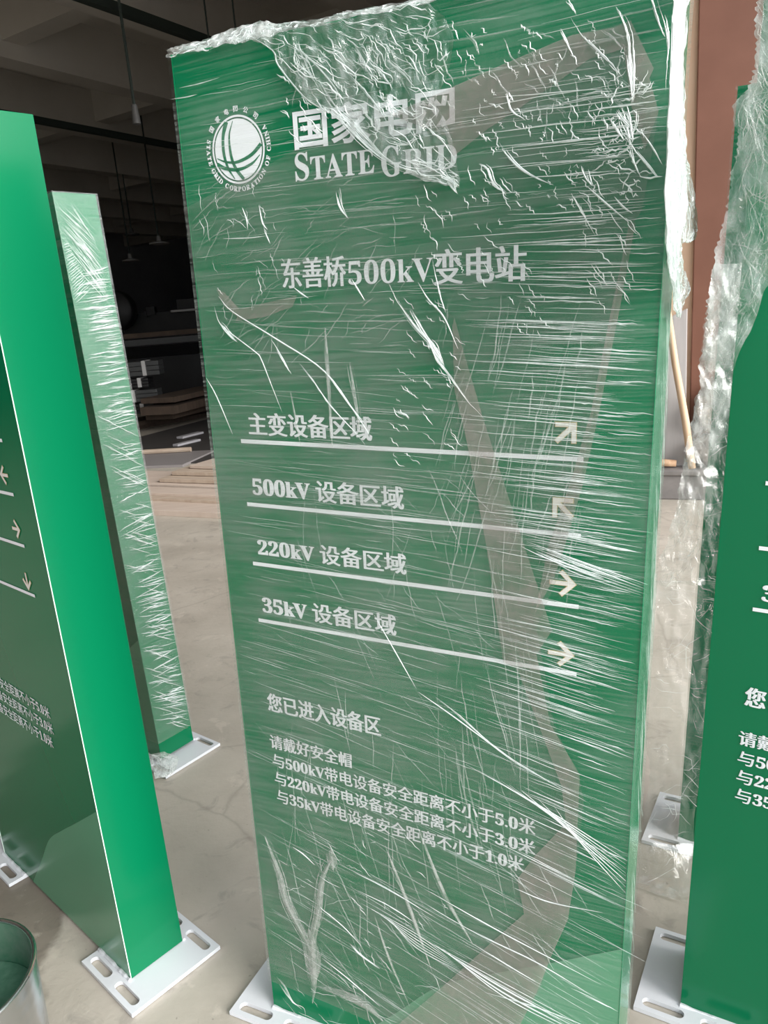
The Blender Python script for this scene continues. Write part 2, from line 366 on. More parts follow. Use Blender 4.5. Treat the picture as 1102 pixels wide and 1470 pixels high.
TEXTS = (('主变设备区域', .080, .317, 1.322, 1.361, 0), ('500kV 设备区域', .076, .368, 1.212, 1.250, 1), ('220kV 设备区域', .075, .368, 1.100, 1.136, 1), ('35kV 设备区域', .073, .345, .986, 1.024, 1),
         ('您已进入设备区', .063, .306, .780, .820, 0), ('请戴好安全帽', .060, .242, .697, .728, 0),
         ('与500kV带电设备安全距离不小于5.0米', .062, .589, .655, .686, 1), ('与220kV带电设备安全距离不小于3.0米', .063, .589, .614, .645, 1), ('与35kV带电设备安全距离不小于1.0米', .064, .570, .572, .604, 1))
def cjk_serif(s): return bold(s)
def v_big(c, d): return d-c > .035

def sign(name, fr, label, arrows, text=True, edge_white=False):
    F = Frame(*fr); root = empty(name, F.o, F.yaw); tag(root, label, 'sign', 'green directory signs standing on white foot plates')
    body = MB().box(0, W, 0, D, T0, HT, lambda p: F.P(*p)).build('body', GREEN, root, bevel=.0015)
    tr = MB()
    for u in (.0004, W-.0014): tr.box(u, u+.001, -.0012, .0008, T0, HT, lambda p: F.P(*p))
    tr.build('panel_edge', TRIM if edge_white else GREEN, root)
    for k, (a, b) in enumerate(((-A_, B_), (W-B_, W+A_))):
        lo = a+.014; mid = (a+b)/2
        sl = [(lo, mid-.02, -C_+.012, -C_+.034), (mid+.012, b-.016, -C_+.012, -C_+.034), (lo, mid-.02, D+C_-.034, D+C_-.012), (mid+.012, b-.016, D+C_-.034, D+C_-.012)]
        slot_plate(F, a, b, -C_, D+C_, 'foot_plate', root, sl)
        wl = MB(); rr = random.Random(k)      # lumpy white run where plate meets body
        for n_, side in ((-.004, 0), (D+.004, 1)):
            ua, ub = (max(a, 0), min(b, W))
            pts = [F.P(ua+(ub-ua)*i/14, n_, T0) for i in range(15)]
            wl.tube(pts, [.003+.003*rr.random() for _ in pts], 6)
        wl.build('paint_bead', PLATE, root)
    sw = cr_spline([(.2, T0), (.309, .136), (.403, .246), (.503, .318), (.605, .385), (W-.001, .475)], 5)
    flat_poly(F, root, [(p.x, p.y) for p in sw] + [(W-.001, T0)], 'pale_swoosh', PALE, -.0008)
    if text:
        emblem(F, root)
        text_part(F, root, '国家电网', .211, .464, 1.757, 1.811, .022)
        S1 = text_part(F, root, bold('S'), .209, .233, 1.714, 1.753, .006); text_part(F, root, bold('TATE'), .236, .341, 1.714, 1.746, .006)
        text_part(F, root, bold('G'), .352, .383, 1.706, 1.747, .006); text_part(F, root, bold('RID'), .386, .466, 1.708, 1.739, .006)
        text_part(F, root, bold('东善桥'), .171, .286, 1.560, 1.605, .002, .030)
        text_part(F, root, bold('500kV'), .289, .428, 1.561, 1.596, .0)
        text_part(F, root, bold('变电站'), .428, .564, 1.556, 1.604, .002, .030)
    for s_, a, b, c, d, q in TEXTS: text_part(F, root, cjk_serif(s_), a, b, c, d, (.006 if v_big(c, d) else .001), .032 if not q else .024)
    for v in ROWS: flat_poly(F, root, [(.0618, v-.0035), (.6485, v-.0035), (.6485, v+.0035), (.0618, v+.0035)], 'divider_line', WHITE)
    for (cv_, ang) in zip((1.347, 1.236, 1.119, 1.002), arrows):
        arrow(F, root, .622, cv_, ang)
    return F, root

# ------------------------------------------------------------------ film
FILM = film_mat('clear stretch film', (.66, .72, .69), .0, .17, (2.5, 2.5, 210), .16, .014, .35, thr=(.42, .66), glmax=.12)
FILMS = film_mat('stretch film folded round the edge', (.55, .66, .60), .0, .08, (6, 6, 90), .2, .02, .3, thr=(.40, .62), glmax=.10)
FILMV = film_mat('stretch film on narrow side', (.72, .78, .75), .0, .12, (6, 6, 150), .2, .05, .5, thr=(.32, .62))
HAZE_REFLECTION = film_mat('film haze and reflection', (.42, .42, .40), .06, .28, (9, 9, 60), .2, .006, .3, thr=(.3, .7), glmax=.08)
PINK = film_mat('pink reflection tint', (.54, .45, .43), .18, .42, (30, 30, 30), .25, .01, .3, thr=(.3, .7), glmax=.2)  # pinkish reflection on the panel, put into the film colour
CREASE = film_mat('bright film crease', (.90, .97, .96), .55, .95, (60, 60, 60), .12, .15, .3, thr=(.3, .6))  # milky folds; the near-white tint also carries the highlights on their ridges
CREASE2 = film_mat('faint film crease', (.74, .80, .78), .06, .30, (80, 80, 80), .2, .04, .3, thr=(.3, .65), glmax=.2)
LOOSE = film_mat('crumpled loose film', (.82, .86, .85), .05, .62, (34, 34, 16), .10, .07, .8, attr=True, thr=(.36, .66), glmax=.6)

def creases(F, root, lines, m, name, n0=-.006, plane='front', split=True):
    """raised folds of film: each a ridge of three vertices across"""
    mb = MB()
    def Q(a, h, b):
        if plane == 'front': return F.P(a, n0-h, b)
        return F.P(W-n0+h, a, b)                                  # the right narrow side, a runs back
    L2 = []; rr = random.Random(3)
    for pts, w in lines:
        if w < .0045 or not split: L2.append((pts, w*.75)); continue
        for k in range(int(w/.0021)+1):           # wide folds are bundles of fine ones
            m_ = len(pts); i0 = rr.randrange(0, max(1, m_//3)); i1 = m_-rr.randrange(0, max(1, m_//3)); seg = pts[i0:i1]
            if len(seg) < 3: continue
            ox, oy = rr.gauss(0, w*.26), rr.gauss(0, w*.26); ph = rr.random()*6
            L2.append(([(p[0]+ox*(.45+.55*math.sin(PI*(i+.5)/len(seg)+ph*.3))+rr.gauss(0, .0003), p[1]+oy*(.45+.55*math.sin(PI*(i+.5)/len(seg)+ph*.2))+rr.gauss(0, .0003)) for i, p in enumerate(seg)], rr.uniform(.0007, .0024)))
    for pts, w in L2:
        P = [Vector(p) for p in pts]; m_ = len(P); base = len(mb.v)
        for i, p in enumerate(P):
            d = (P[min(i+1, m_-1)]-P[max(i-1, 0)]); d = d.normalized() if d.length > 1e-9 else Vector((1, 0))
            f = i/(m_-1); ww = w*(.10+math.sin(PI*f))*.42
            q = Vector((-d.y, d.x))*ww
            mb.v += [Q(p.x-q.x, 0, p.y-q.y), Q(p.x, min(ww*.8, .0022), p.y), Q(p.x+q.x, 0, p.y+q.y)]
        for i in range(m_-1):
            a = base+3*i; mb.f += [(a, a+3, a+4, a+1), (a+1, a+4, a+5, a+2)]
    o = mb.build(name, m, root); o['kind'] = 'stuff'; return o
def wob(a, b, n, amp, rnd):
    a, b = Vector(a), Vector(b); d = b-a; q = Vector((-d.y, d.x)).normalized(); out = []
    ph, k = rnd.random()*9, 1+rnd.random()*2; c = (rnd.random()-.5)*amp*2
    for i in range(n+1):
        t = i/n; out.append(a + d*t + q*(math.sin(PI*t)*c + math.sin(ph+k*6*t)*amp*.35 + (rnd.random()-.5)*amp*.25))
    return [(p.x, p.y) for p in out]

def wrap_skin(F, root, v0, v1, m=FILM, side=FILM, off=.004):
    mb = MB(); NU, NV = 30, 90
    def grid(fn, nu, nv):
        b0 = len(mb.v)
        for j in range(nv+1):
            for i in range(nu+1): mb.v.append(fn(i/nu, j/nv))
        for j in range(nv):
            for i in range(nu): a = b0+j*(nu+1)+i; mb.f.append((a, a+1, a+nu+2, a+nu+1))
    grid(lambda x, y: F.P(-off+(W+2*off)*x, -off-.0012*noise.noise(Vector((x*3, y*60, 1))), v0+(v1-v0)*y), NU, NV)
    o = mb.build('film_wrap', m, root, smooth=True)
    mb = MB()
    grid(lambda x, y: F.P(W+off+.001*noise.noise(Vector((x*3, y*50, 4))), -off+(D+2*off)*x, v0+(v1-v0)*y), 6, NV)
    mb.build('film_side', side, root, smooth=True)
    mb = MB()
    grid(lambda x, y: F.P(-off, -off+(D+2*off)*x, v0+(v1-v0)*y), 4, 30)
    grid(lambda x, y: F.P(-off+(W+2*off)*x, D+off, v0+(v1-v0)*y), 8, 30)
    mb.build('film_back', m, root, smooth=True)
    return o
def tint_poly(F, root, px, m, name='film_reflection', n=-.0065):
    pts = [F.uv(x, y, n) for x, y in px]; pts = [(min(max(u, -.004), W+.003), min(v, HT+.004)) for u, v in pts]
    return flat_poly(F, root, pts, name, m, n)
def loose_sheet(rows, name, m, root, nx=40, sub=6, amp=.012, freq=22, seed=0, inv=None, rag=.004, folds=None, fang=90, fsp=40, fmat=None):
    """rows: (left point, right point, density) world; crumpled by layered noise"""
    rr = random.Random(seed); G_ = []; C = []
    for i in range(len(rows)-1):
        for k in range(sub if i < len(rows)-2 else sub+1):
            t = k/sub; G_.append((Vector(rows[i][0]).lerp(Vector(rows[i+1][0]), t), Vector(rows[i][1]).lerp(Vector(rows[i+1][1]), t), rows[i][2]*(1-t)+rows[i+1][2]*t, rows[i][3]*(1-t)+rows[i+1][3]*t))
    mb = MB(); mb.c = []
    for j, (a, b, d0, d1) in enumerate(G_):
        a = a + (a-b).normalized()*(rr.random()-.3)*rag*2
        for i in range(nx+1):
            t = i/nx; p = a.lerp(b, t); q = Vector((p.x, p.y, p.z*.55))*freq + Vector((seed, 0, 0))
            n1 = noise.noise_vector(q*.35)*1.2 + noise.noise_vector(q)*.7 + noise.noise_vector(q*2.4)*.35
            # sharp folds: ridged term
            rg = 1-abs(noise.noise(q*.8+Vector((0, 9, 0))))*2
            p = p + n1*amp + Vector((0, -1, .2))*rg*amp*.6
            mb.v.append(inv(p) if inv else p); mb.c.append((d0*(1-t)+d1*t)*(.75+.5*rg))
    w_ = nx+1; nr = len(G_)
    for j in range(nr-1):
        for i in range(nx): a = j*w_+i; mb.f.append((a, a+1, a+w_+1, a+w_))
    if folds:
        cm = MB(); cnt, l0, l1, wd = folds; bv = inv(CAM) if inv else CAM
        for _ in range(cnt):
            i, j = rr.uniform(0, nx), rr.uniform(0, nr-1); th = R(rr.gauss(fang, fsp)); n = rr.randint(4, 9); st = rr.uniform(l0, l1)/n; P = []
            for k in range(n):
                ii, jj = min(max(int(i), 0), nx), min(max(int(j), 0), nr-1); P.append(Vector(mb.v[jj*w_+ii]))
                a0 = Vector(mb.v[jj*w_+min(ii+1, nx)])-Vector(mb.v[jj*w_+max(ii-1, 0)]); b0 = Vector(mb.v[min(jj+1, nr-1)*w_+ii])-Vector(mb.v[max(jj-1, 0)*w_+ii])
                i += math.cos(th)*st/max(a0.length/2, 1e-4); j += math.sin(th)*st/max(b0.length/2, 1e-4); th += rr.gauss(0, .45)
                if not (0 <= i <= nx and 0 <= j <= nr-1): break
            if len(P) < 3: continue
            base = len(cm.v); ww = rr.uniform(.3, 1)*wd
            for k, p in enumerate(P):
                d = P[min(k+1, len(P)-1)]-P[max(k-1, 0)]; vd = (bv-p).normalized(); q = d.cross(vd)
                q = q.normalized() if q.length > 1e-9 else Vector((1, 0, 0)); q = q*ww*(.15+math.sin(PI*k/(len(P)-1)))
                p = p + vd*.002; cm.v += [p-q, p+vd*ww*.8, p+q]
            for k in range(len(P)-1): a = base+3*k; cm.f += [(a, a+3, a+4, a+1), (a+1, a+4, a+5, a+2)]
        cm.build('film_crease', fmat or CREASE, root)['kind'] = 'stuff'
    return mb.build(name, m, root)

# ------------------------------------------------------------------ the five signs
UR, UL, RT, LT_, DN = PI/4, 3*PI/4, 0, PI, -PI/2
FM, main = sign('directory_sign', (-.3381, 1.39, -26.4436, -.8663, 2.6742), 'green sign wrapped in clear film, frontmost in the middle with logo and white lettering showing', (UR, UL, RT, RT))
FLN, ln = sign('directory_sign', (-1.2307, 1.9999, -43.2604, -.1462, -.1249), 'unwrapped green sign cut by the left picture edge, bright smooth side panel', (PI/2, LT_, RT, DN), edge_white=True)
FLF, lf = sign('directory_sign', (-1.4414, 2.8972, -38.8661, -.5794, -.8735), 'film-wrapped green sign seen edge-on behind the bright unwrapped one', (UR, UL, RT, RT))
FRN, rn = sign('directory_sign', (.5511, 1.3127, -31.0413, -3.7773, 2.8721), 'dark green sign at the right picture edge, bare except film at its top corner', (UR, UL, RT, RT))
FRF, rf = sign('directory_sign', (.7484, 1.8265, -32.1268, .6771, 2.5807), 'film-wrapped green sign mostly hidden behind the bare one at right', (UR, UL, RT, RT))

# --- main sign film
wrap_skin(FM, main, .118, HT+.003, side=FILMS)
rnd = random.Random(5)
px = lambda *l: [FM.uv(x, y) for x, y in l]
def smooth(l, k=5): return [(p.x, p.y) for p in cr_spline(l, k)]
bright = []; faint = []
for pts, w in (
    (((350, 46), (395, 74), (404, 96), (440, 140), (470, 160)), .004), (((455, 95), (470, 130), (500, 175), (530, 208), (575, 240), (636, 264)), .010),
    (((470, 150), (505, 178), (548, 222), (575, 238)), .016), (((430, 60), (445, 95), (462, 130)), .006), (((405, 60), (440, 78), (480, 120), (500, 160)), .005),
    (((510, 60), (525, 90), (533, 108)), .005), (((560, 88), (585, 110), (600, 128)), .005), (((505, 108), (525, 130), (545, 155), (560, 178)), .006),
    (((560, 404), (575, 435), (600, 470), (620, 492), (630, 515), (645, 535), (672, 572), (697, 600)), .0075), (((618, 490), (630, 505), (640, 525)), .019), (((592, 445), (612, 478), (630, 500)), .009),
    (((603, 405), (618, 430), (640, 455), (660, 500)), .004), (((624, 372), (634, 420), (645, 455)), .008), (((393, 487), (412, 520), (422, 536)), .005),
    (((433, 521), (452, 545), (478, 582), (515, 622), (540, 655)), .005), (((318, 425), (338, 447), (402, 487), (470, 533), (518, 599), (535, 625)), .0038), (((472, 535), (505, 580), (525, 605)), .004),
    (((312, 440), (320, 464), (341, 482), (371, 505), (379, 515), (394, 553), (409, 591)), .003), (((320, 462), (332, 478), (345, 490)), .010), (((300, 541), (315, 568), (338, 622)), .003),
    (((425, 412), (436, 421), (447, 428)), .004), (((508, 400), (517, 415), (527, 431)), .004), (((488, 272), (494, 298), (509, 322)), .010), (((645, 254), (652, 266), (660, 279)), .012),
    (((692, 236), (703, 244), (711, 263), (733, 281)), .007), (((720, 205), (732, 226), (755, 248), (797, 267)), .007), (((723, 215), (745, 240), (770, 256)), .004),
    (((814, 2), (824, 14), (829, 26)), .006), (((817, 21), (838, 54), (862, 78), (885, 101), (896, 114)), .008), (((880, 0), (893, 20), (903, 45), (906, 70), (908, 118), (909, 153)), .010), (((905, 60), (907, 110), (908, 150)), .012),
    (((945, 0), (957, 42), (960, 80), (956, 133)), .005), (((932, 0), (945, 35), (958, 60)), .005), (((904, 204), (921, 226), (940, 249), (949, 257)), .005), (((921, 189), (938, 214), (951, 237)), .003),
    (((821, 276), (836, 304), (856, 338)), .005), (((843, 267), (868, 290), (904, 320)), .004), (((883, 283), (895, 297), (909, 307)), .004), (((897, 162), (903, 190), (905, 205)), .030), (((890, 160), (912, 190)), .012), (((875, 170), (897, 200)), .008),
    (((905, 205), (911, 235), (921, 256)), .006), (((838, 240), (845, 260), (857, 270)), .010), (((730, 135), (737, 160), (757, 174)), .005), (((805, 45), (816, 68), (829, 90)), .006),
    (((754, 781), (800, 803), (868, 828)), .010), (((790, 792), (850, 815), (925, 842)), .006), (((758, 775), (840, 805), (930, 836)), .003), (((833, 774), (880, 784), (922, 791)), .009),
    (((600, 980), (650, 1015), (720, 1075), (790, 1118), (890, 1172)), .005), (((603, 990), (660, 1030), (740, 1090)), .004), (((540, 880), (600, 985)), .003),
    (((616, 1274), (717, 1331), (864, 1408)), .0038), (((603, 1288), (690, 1338), (777, 1380), (888, 1446)), .0045), (((682, 1350), (730, 1380), (779, 1409)), .005), (((423, 1212), (438, 1222), (455, 1238)), .004),
    (((485, 1236), (555, 1270), (640, 1321)), .005), (((512, 1272), (560, 1295), (604, 1324)), .005), (((462, 1298), (495, 1325), (522, 1354)), .005), (((504, 1346), (518, 1364), (548, 1386)), .008), (((465, 1371), (497, 1396), (524, 1419), (548, 1440)), .004),
    (((398, 1394), (412, 1412), (424, 1435), (440, 1444), (441, 1470)), .007), (((404, 1408), (420, 1430), (436, 1444)), .006), (((740, 1270), (790, 1290), (866, 1305)), .004), (((700, 1420), (770, 1440), (850, 1470)), .004), (((820, 1413), (860, 1432), (888, 1446)), .005),
    (((325, 343), (360, 342), (385, 339)), .003), (((376, 295), (381, 320), (388, 330)), .004), (((352, 298), (358, 315), (360, 330)), .003), (((383, 330), (392, 350)), .003), (((262, 128), (290, 122), (320, 113)), .002), (((250, 144), (272, 141), (288, 137)), .0025)):
    bright.append((smooth(px(*pts)), w))
for k in [q+rnd.uniform(-.6, .6) for q in range(9)]:   # taut bundles pulled down towards the right edge
    d = k*5.0; bright.append((smooth(px((668+d*3, 1092+d*1.4), (790+d, 1160+d), (899, 1228+d*1.15))), .0022+.0015*rnd.random()))
for k in [q+rnd.uniform(-.5, .5) for q in range(7)]:
    d = k*3.0; bright.append((smooth(px((600+2*d, 1338+d), (722, 1405+d), (850-d, 1474+d*.4))), .002+.0015*rnd.random()))
for k in range(6):
    d = k*4; bright.append((smooth(px((520+2*d, 1292+d), (600, 1336+d), (648+d, 1372+d))), .002))
for k in range(5):
    d = k*3.2; bright.append((smooth(px((757+d*3, 777+d*2), (830, 803+d*1.4), (921, 836+d*1.2))), .0018))
# haze ropes
ROPE = film_mat('bunched film rope', (.66, .68, .66), .08, .42, (50, 50, 50), .2, .03, .5, thr=(.35, .65), glmax=.2); ropes = []
for pts, w in ((((383, 1197), (403, 1250), (414, 1292), (442, 1346), (455, 1375)), .026), (((482, 1222), (465, 1259), (459, 1306), (451, 1349), (454, 1405), (451, 1436)), .024), (((446, 1330), (452, 1370), (452, 1410)), .05), (((457, 1411), (500, 1425), (527, 1439), (552, 1461)), .034), (((478, 1215), (480, 1245)), .03),
               (((540, 1310), (560, 1370), (590, 1440)), .008), (((555, 1210), (590, 1300), (622, 1390)), .012), (((600, 1180), (640, 1280), (680, 1350)), .012), (((470, 470), (474, 540), (480, 640)), .010), (((420, 560), (435, 640)), .006), (((505, 520), (520, 620)), .008)):
    ropes.append((smooth(px(*pts)), w*1.1))
def slope_at(u, v): return (-.03 if v > 1.2 else -.03-.33*max(0, (1.2-v)))+(.04 if v > 1.6 else 0)
for i in range(420):   # the level pull of the wrap
    u = rnd.uniform(-.002, .70); v = rnd.uniform(.16, 1.90); L_ = rnd.uniform(.04, .30); u1 = min(u+L_, .742); s_ = slope_at(u, v)+rnd.gauss(0, .03)
    faint.append((wob((u, v), (u1, v+(u1-u)*s_), 8, .002, rnd), rnd.uniform(.001, .004)))
for i in range(300):
    u = rnd.uniform(0, .66); v = rnd.uniform(.16, 1.88); L_ = rnd.uniform(.02, .16); s_ = slope_at(u, v)+rnd.gauss(0, .03)
    bright.append((wob((u, v), (u+L_, v+L_*s_), 6, .001, rnd), rnd.uniform(.0004, .0009)))
for i in range(330):   # dense bright pulls at the right
    v = rnd.choice((rnd.uniform(1.25, 1.80), rnd.uniform(.55, 1.80), rnd.uniform(.9, 1.5))); u1 = rnd.uniform(.66, .742); L_ = rnd.uniform(.03, .22); s_ = slope_at(u1, v)-.02+rnd.gauss(0, .015)
    bright.append((wob((u1-L_, v-L_*s_), (u1, v), 6, .0015, rnd), rnd.uniform(.0006, .0022)))
def cluster(x0, y0, x1, y1, n, ang, spread, l0, l1, w0, w1, tgt):
    for i in range(n):
        x, y = rnd.uniform(x0, x1), rnd.uniform(y0, y1); a = R(ang+rnd.gauss(0, spread)); L_ = rnd.uniform(l0, l1)
        a_, b_ = FM.uv(x, y), FM.uv(x+math.cos(a)*L_, y+math.sin(a)*L_)
        if min(a_[0], b_[0]) < 0 or max(a_[0], b_[0]) > .742 or max(a_[1], b_[1]) > HT: continue
        tgt.append((wob(a_, b_, 6, .0035, rnd), rnd.uniform(w0, w1)))
cluster(395, 50, 560, 190, 75, 55, 14, 8, 36, .0015, .005, bright)
cluster(540, 30, 900, 120, 60, 52, 16, 5, 22, .001, .003, bright)
cluster(680, 130, 880, 300, 70, 55, 22, 6, 26, .001, .003, bright)
cluster(600, 230, 760, 400, 45, 52, 12, 10, 32, .001, .003, bright)
cluster(560, 420, 660, 660, 45, 40, 10, 8, 26, .001, .0024, bright)
cluster(830, 250, 900, 430, 26, 58, 8, 14, 50, .001, .0028, bright)
cluster(850, 110, 920, 290, 60, 0, 40, 6, 34, .001, .004, bright)
cluster(730, 400, 780, 480, 12, 55, 6, 12, 26, .001, .0022, bright)
cluster(280, 230, 420, 480, 28, 70, 18, 10, 40, .0006, .0016, bright)
cluster(400, 1190, 640, 1460, 60, 40, 20, 8, 40, .0006, .002, bright)
cluster(300, 250, 620, 480, 90, 140, 25, 20, 80, .001, .0035, faint)
cluster(640, 400, 840, 760, 60, 103, 6, 60, 190, .001, .004, faint)
cluster(640, 780, 760, 1180, 34, 82, 6, 60, 200, .001, .005, faint)
cluster(400, 640, 640, 1200, 40, 84, 10, 50, 170, .0008, .003, faint)
cluster(360, 640, 700, 1200, 40, 45, 10, 30, 120, .0006, .002, faint)
cluster(400, 1180, 800, 1460, 50, 62, 12, 40, 130, .001, .005, faint)
cluster(430, 40, 900, 160, 60, 60, 30, 20, 60, .001, .006, faint)
creases(FM, main, ropes, ROPE, 'film_rope', -.0078, split=False); creases(FM, main, ropes, ROPE, 'film_pleat', -.0082); creases(FM, main, bright, CREASE, 'film_crease', -.0085); creases(FM, main, faint, CREASE2, 'film_pleat', -.0075)
# panel reflections and film haze put in as tinted layers over the wrap
tint_poly(FM, main, [(262, 300), (330, 266), (440, 207), (600, 148), (722, 92), (822, 50), (880, 38), (905, 28), (938, 98), (932, 112), (945, 160), (938, 205), (922, 300), (903, 330), (880, 450), (850, 600), (835, 680), (820, 745), (800, 830), (770, 900), (795, 1040), (832, 1120), (838, 1150), (826, 1250), (815, 1320), (790, 1375), (775, 1420), (740, 1480), (560, 1480), (470, 1440), (380, 1405), (362, 1180), (333, 900), (302, 600), (284, 420)], HAZE_REFLECTION, 'film_reflection', -.0055)
tint_poly(FM, main, [(560, 165), (722, 92), (822, 50), (880, 40), (905, 30), (938, 98), (932, 112), (945, 160), (925, 215), (905, 150), (895, 70), (845, 85), (790, 125), (700, 185), (650, 225), (640, 195)], PINK, 'pink_reflection', -.0062)
tint_poly(FM, main, [(903, 320), (912, 320), (890, 440), (858, 600), (838, 690), (818, 760), (795, 830), (768, 880), (785, 790), (822, 680), (848, 590), (878, 440)], PINK, 'pink_reflection', -.0062)
tint_poly(FM, main, [(649, 470), (652, 455), (664, 500), (694, 603), (730, 715), (760, 807), (792, 905), (770, 940), (790, 1040), (832, 1112), (826, 1250), (815, 1320), (790, 1375), (772, 1420), (742, 1480), (560, 1480), (640, 1412), (706, 1352), (752, 1312), (742, 1262), (768, 1228), (812, 1182), (806, 1130), (780, 1060), (742, 960), (722, 950), (698, 785), (667, 620), (652, 560)], PINK, 'pink_reflection', -.0067)
tint_poly(FM, main, [(338, 461), (345, 443), (402, 430), (426, 424), (420, 440), (380, 455)], PINK, 'pink_reflection', -.0062)
tint_poly(FM, main, [(310, 415), (322, 420), (345, 445), (342, 456), (322, 440)], PINK, 'pink_reflection', -.0062)
# crumpled flap over the top
ed = lambda x: 75-(x-243)*.2045
rows = []
inv = FM.loc
def fpt(x, y, n=-.012): u, v = FM.uv(x, y, n); return FM.o + FM.U*u + FM.N*n + FM.V*v
tl = [(350, ed(350)), (395, 74), (404, 98), (440, 142), (480, 170), (520, 200), (570, 245), (638, 266)]
tr_ = [(610, 0), (640, 30), (650, 60), (640, 100), (625, 140), (640, 180), (655, 225), (660, 268)]
for (a, b) in zip(tl, tr_): rows.append((fpt(*a), fpt(*b), 1.0, .12))
loose_sheet(rows, 'film_flap', LOOSE, main, 70, 14, .0045, 55, 3, inv, .001, folds=(170, .01, .07, .0009), fang=50, fsp=20)
rows = []
for x, up in ((238, 2), (262, 7), (300, 6), (330, 12), (350, 15), (375, 14), (400, 8), (440, 3), (500, 6), (560, 3), (606, 3), (700, 3), (800, 3), (930, 3)):
    y = ed(x); a = fpt(x, y+6, -.010); b = fpt(x, y-up, .03); rows.append((a, b, 1.5, 1.9))
rows2 = [(fpt(x, ed(x)-up, .03), FM.o+FM.U*FM.uv(x, ed(x))[0]+FM.N*(D+.006)+FM.V*(HT+.004), 1.9, 1.5) for x, up in ((238, 2), (262, 7), (300, 6), (330, 12), (350, 15), (375, 14), (400, 8), (440, 3), (500, 6), (560, 3), (606, 3), (930, 3))]
loose_sheet(rows, 'film_top', LOOSE, main, 10, 10, .004, 60, 8, inv, .0, folds=(200, .01, .05, .001), fang=90, fsp=50)
loose_sheet(rows2, 'film_top', LOOSE, main, 10, 10, .004, 60, 9, inv, .0)
# bunched film down the right narrow side
def spt(x, y, off=.014):
    d = fw + cr*((x-551)/FPX) - cu*((y-735)/FPX); o = FM.o + FM.U*(W+off); t = (o-CAM).dot(FM.U)/d.dot(FM.U); return CAM + d*t
rows = [(spt(a, y), spt(b, y), 2.6, 2.4) for y, a, b in ((-60, 968, 1004), (0, 965, 991), (12, 965, 984), (60, 964, 983), (125, 961, 980), (190, 957, 981), (250, 955, 983), (300, 954, 985), (345, 955, 976), (390, 961, 974), (430, 966, 978), (455, 970, 978))]
loose_sheet(rows, 'film_bunch', LOOSE, main, 16, 12, .003, 90, 21, inv, .001, folds=(260, .06, .35, .0016), fang=90, fsp=5)
rows = [(spt(a, y), spt(b, y), 1.0, 1.4) for y, a, b in ((215, 974, 982), (250, 974, 991), (300, 977, 1000), (330, 977, 1001), (345, 974, 998), (349, 976, 988))]
loose_sheet(rows, 'film_bunch', LOOSE, main, 14, 8, .002, 90, 22, inv, .002, folds=(60, .03, .12, .0010), fang=85, fsp=10)
rows = [(spt(a, y), spt(b, y), 1.6, 1.2) for y, a, b in ((340, 966, 976), (380, 970, 980), (405, 972, 988), (415, 976, 991), (440, 968, 980))]
loose_sheet(rows, 'film_bunch', LOOSE, main, 10, 8, .002, 90, 23, inv, .002, folds=(50, .02, .08, .0010), fang=85, fsp=20)
side = []
for i in range(80):
    v = rnd.uniform(.2, 1.6); n_ = rnd.uniform(-.002, .06); L_ = rnd.uniform(.04, .09); side.append((wob((n_, v+.05), (n_+L_, v-rnd.uniform(0, .12)), 5, .002, rnd), rnd.uniform(.002, .006)))
creases(FM, main, side, CREASE2, 'film_pleat', -.006, 'side')
# --- left far sign: heavily pleated narrow side
wrap_skin(FLF, lf, .075, HT+.002, side=FILMV)
b2 = []; f2 = []
def side_uv(F, x, y):
    d = fw + cr*((x-551)/FPX) - cu*((y-735)/FPX); o = F.o + F.U*W
    t = (o-CAM).dot(F.U)/d.dot(F.U); q = CAM + d*t - o; return q.dot(F.N), q.dot(F.V)
def sl(x0, y0, x1, y1, w, tgt, amp=.002):
    a, b = side_uv(FLF, x0, y0), side_uv(FLF, x1, y1); c = lambda p: (min(max(p[0], 0), D), min(p[1], HT)); tgt.append((wob(c(a), c(b), 7, amp, rnd), w))
for i in range(46):
    t = i/45; x = 76+t*28*rnd.random(); y = 285+t*72; sl(76+t*14+rnd.uniform(0, 25), 283+t*76+rnd.uniform(0, 14), 133+t*24, 283+t*100+52+rnd.uniform(-6, 6), rnd.uniform(.0015, .0042), b2, .001)
def edge(y): return 74.7+(y-276)*.1915, 138+(y-276)*.1765
for i in range(330):
    y = rnd.uniform(390, 1040); l, r_ = edge(y); x0 = rnd.uniform(l, l+.6*(r_-l)); L_ = rnd.uniform(.35, 1)*(r_-l); x1 = min(x0+L_, r_)
    s_ = rnd.gauss(-.14, .05) if y < 580 else rnd.choice((-.35, -.25, .5, -.1)) if y < 700 else rnd.choice((-.3, -.2, -.15, -.55, .3))
    sl(x0, y, x1, y+(x1-x0)*s_, rnd.uniform(.002, .010 if y < 600 else .006), b2 if rnd.random() < .72 else f2, .0025)
for i in range(22): y = 370+i*1.5; sl(84+i*.6, 352+i*4, 98+i*1.5, 350+i*3, .003, b2)
creases(FLF, lf, b2, CREASE, 'film_crease', -.006, 'side'); creases(FLF, lf, f2, CREASE2, 'film_pleat', -.0055, 'side')
rows = [(Vector(p), Vector(q), 1.2, 1.4) for p, q in ((tuple(floor_at(205, 1085, .10)), tuple(floor_at(236, 1078, .10))), (tuple(floor_at(214, 1090, .06)), tuple(floor_at(256, 1088, .05))), (tuple(floor_at(218, 1106, .04)), tuple(floor_at(252, 1104, .035))), (tuple(floor_at(222, 1118, .022)), tuple(floor_at(244, 1112, .022))))]
loose_sheet(rows, 'film_tail', LOOSE, lf, 20, 6, .004, 40, 31, FLF.loc, .002, folds=(60, .02, .08, .001))
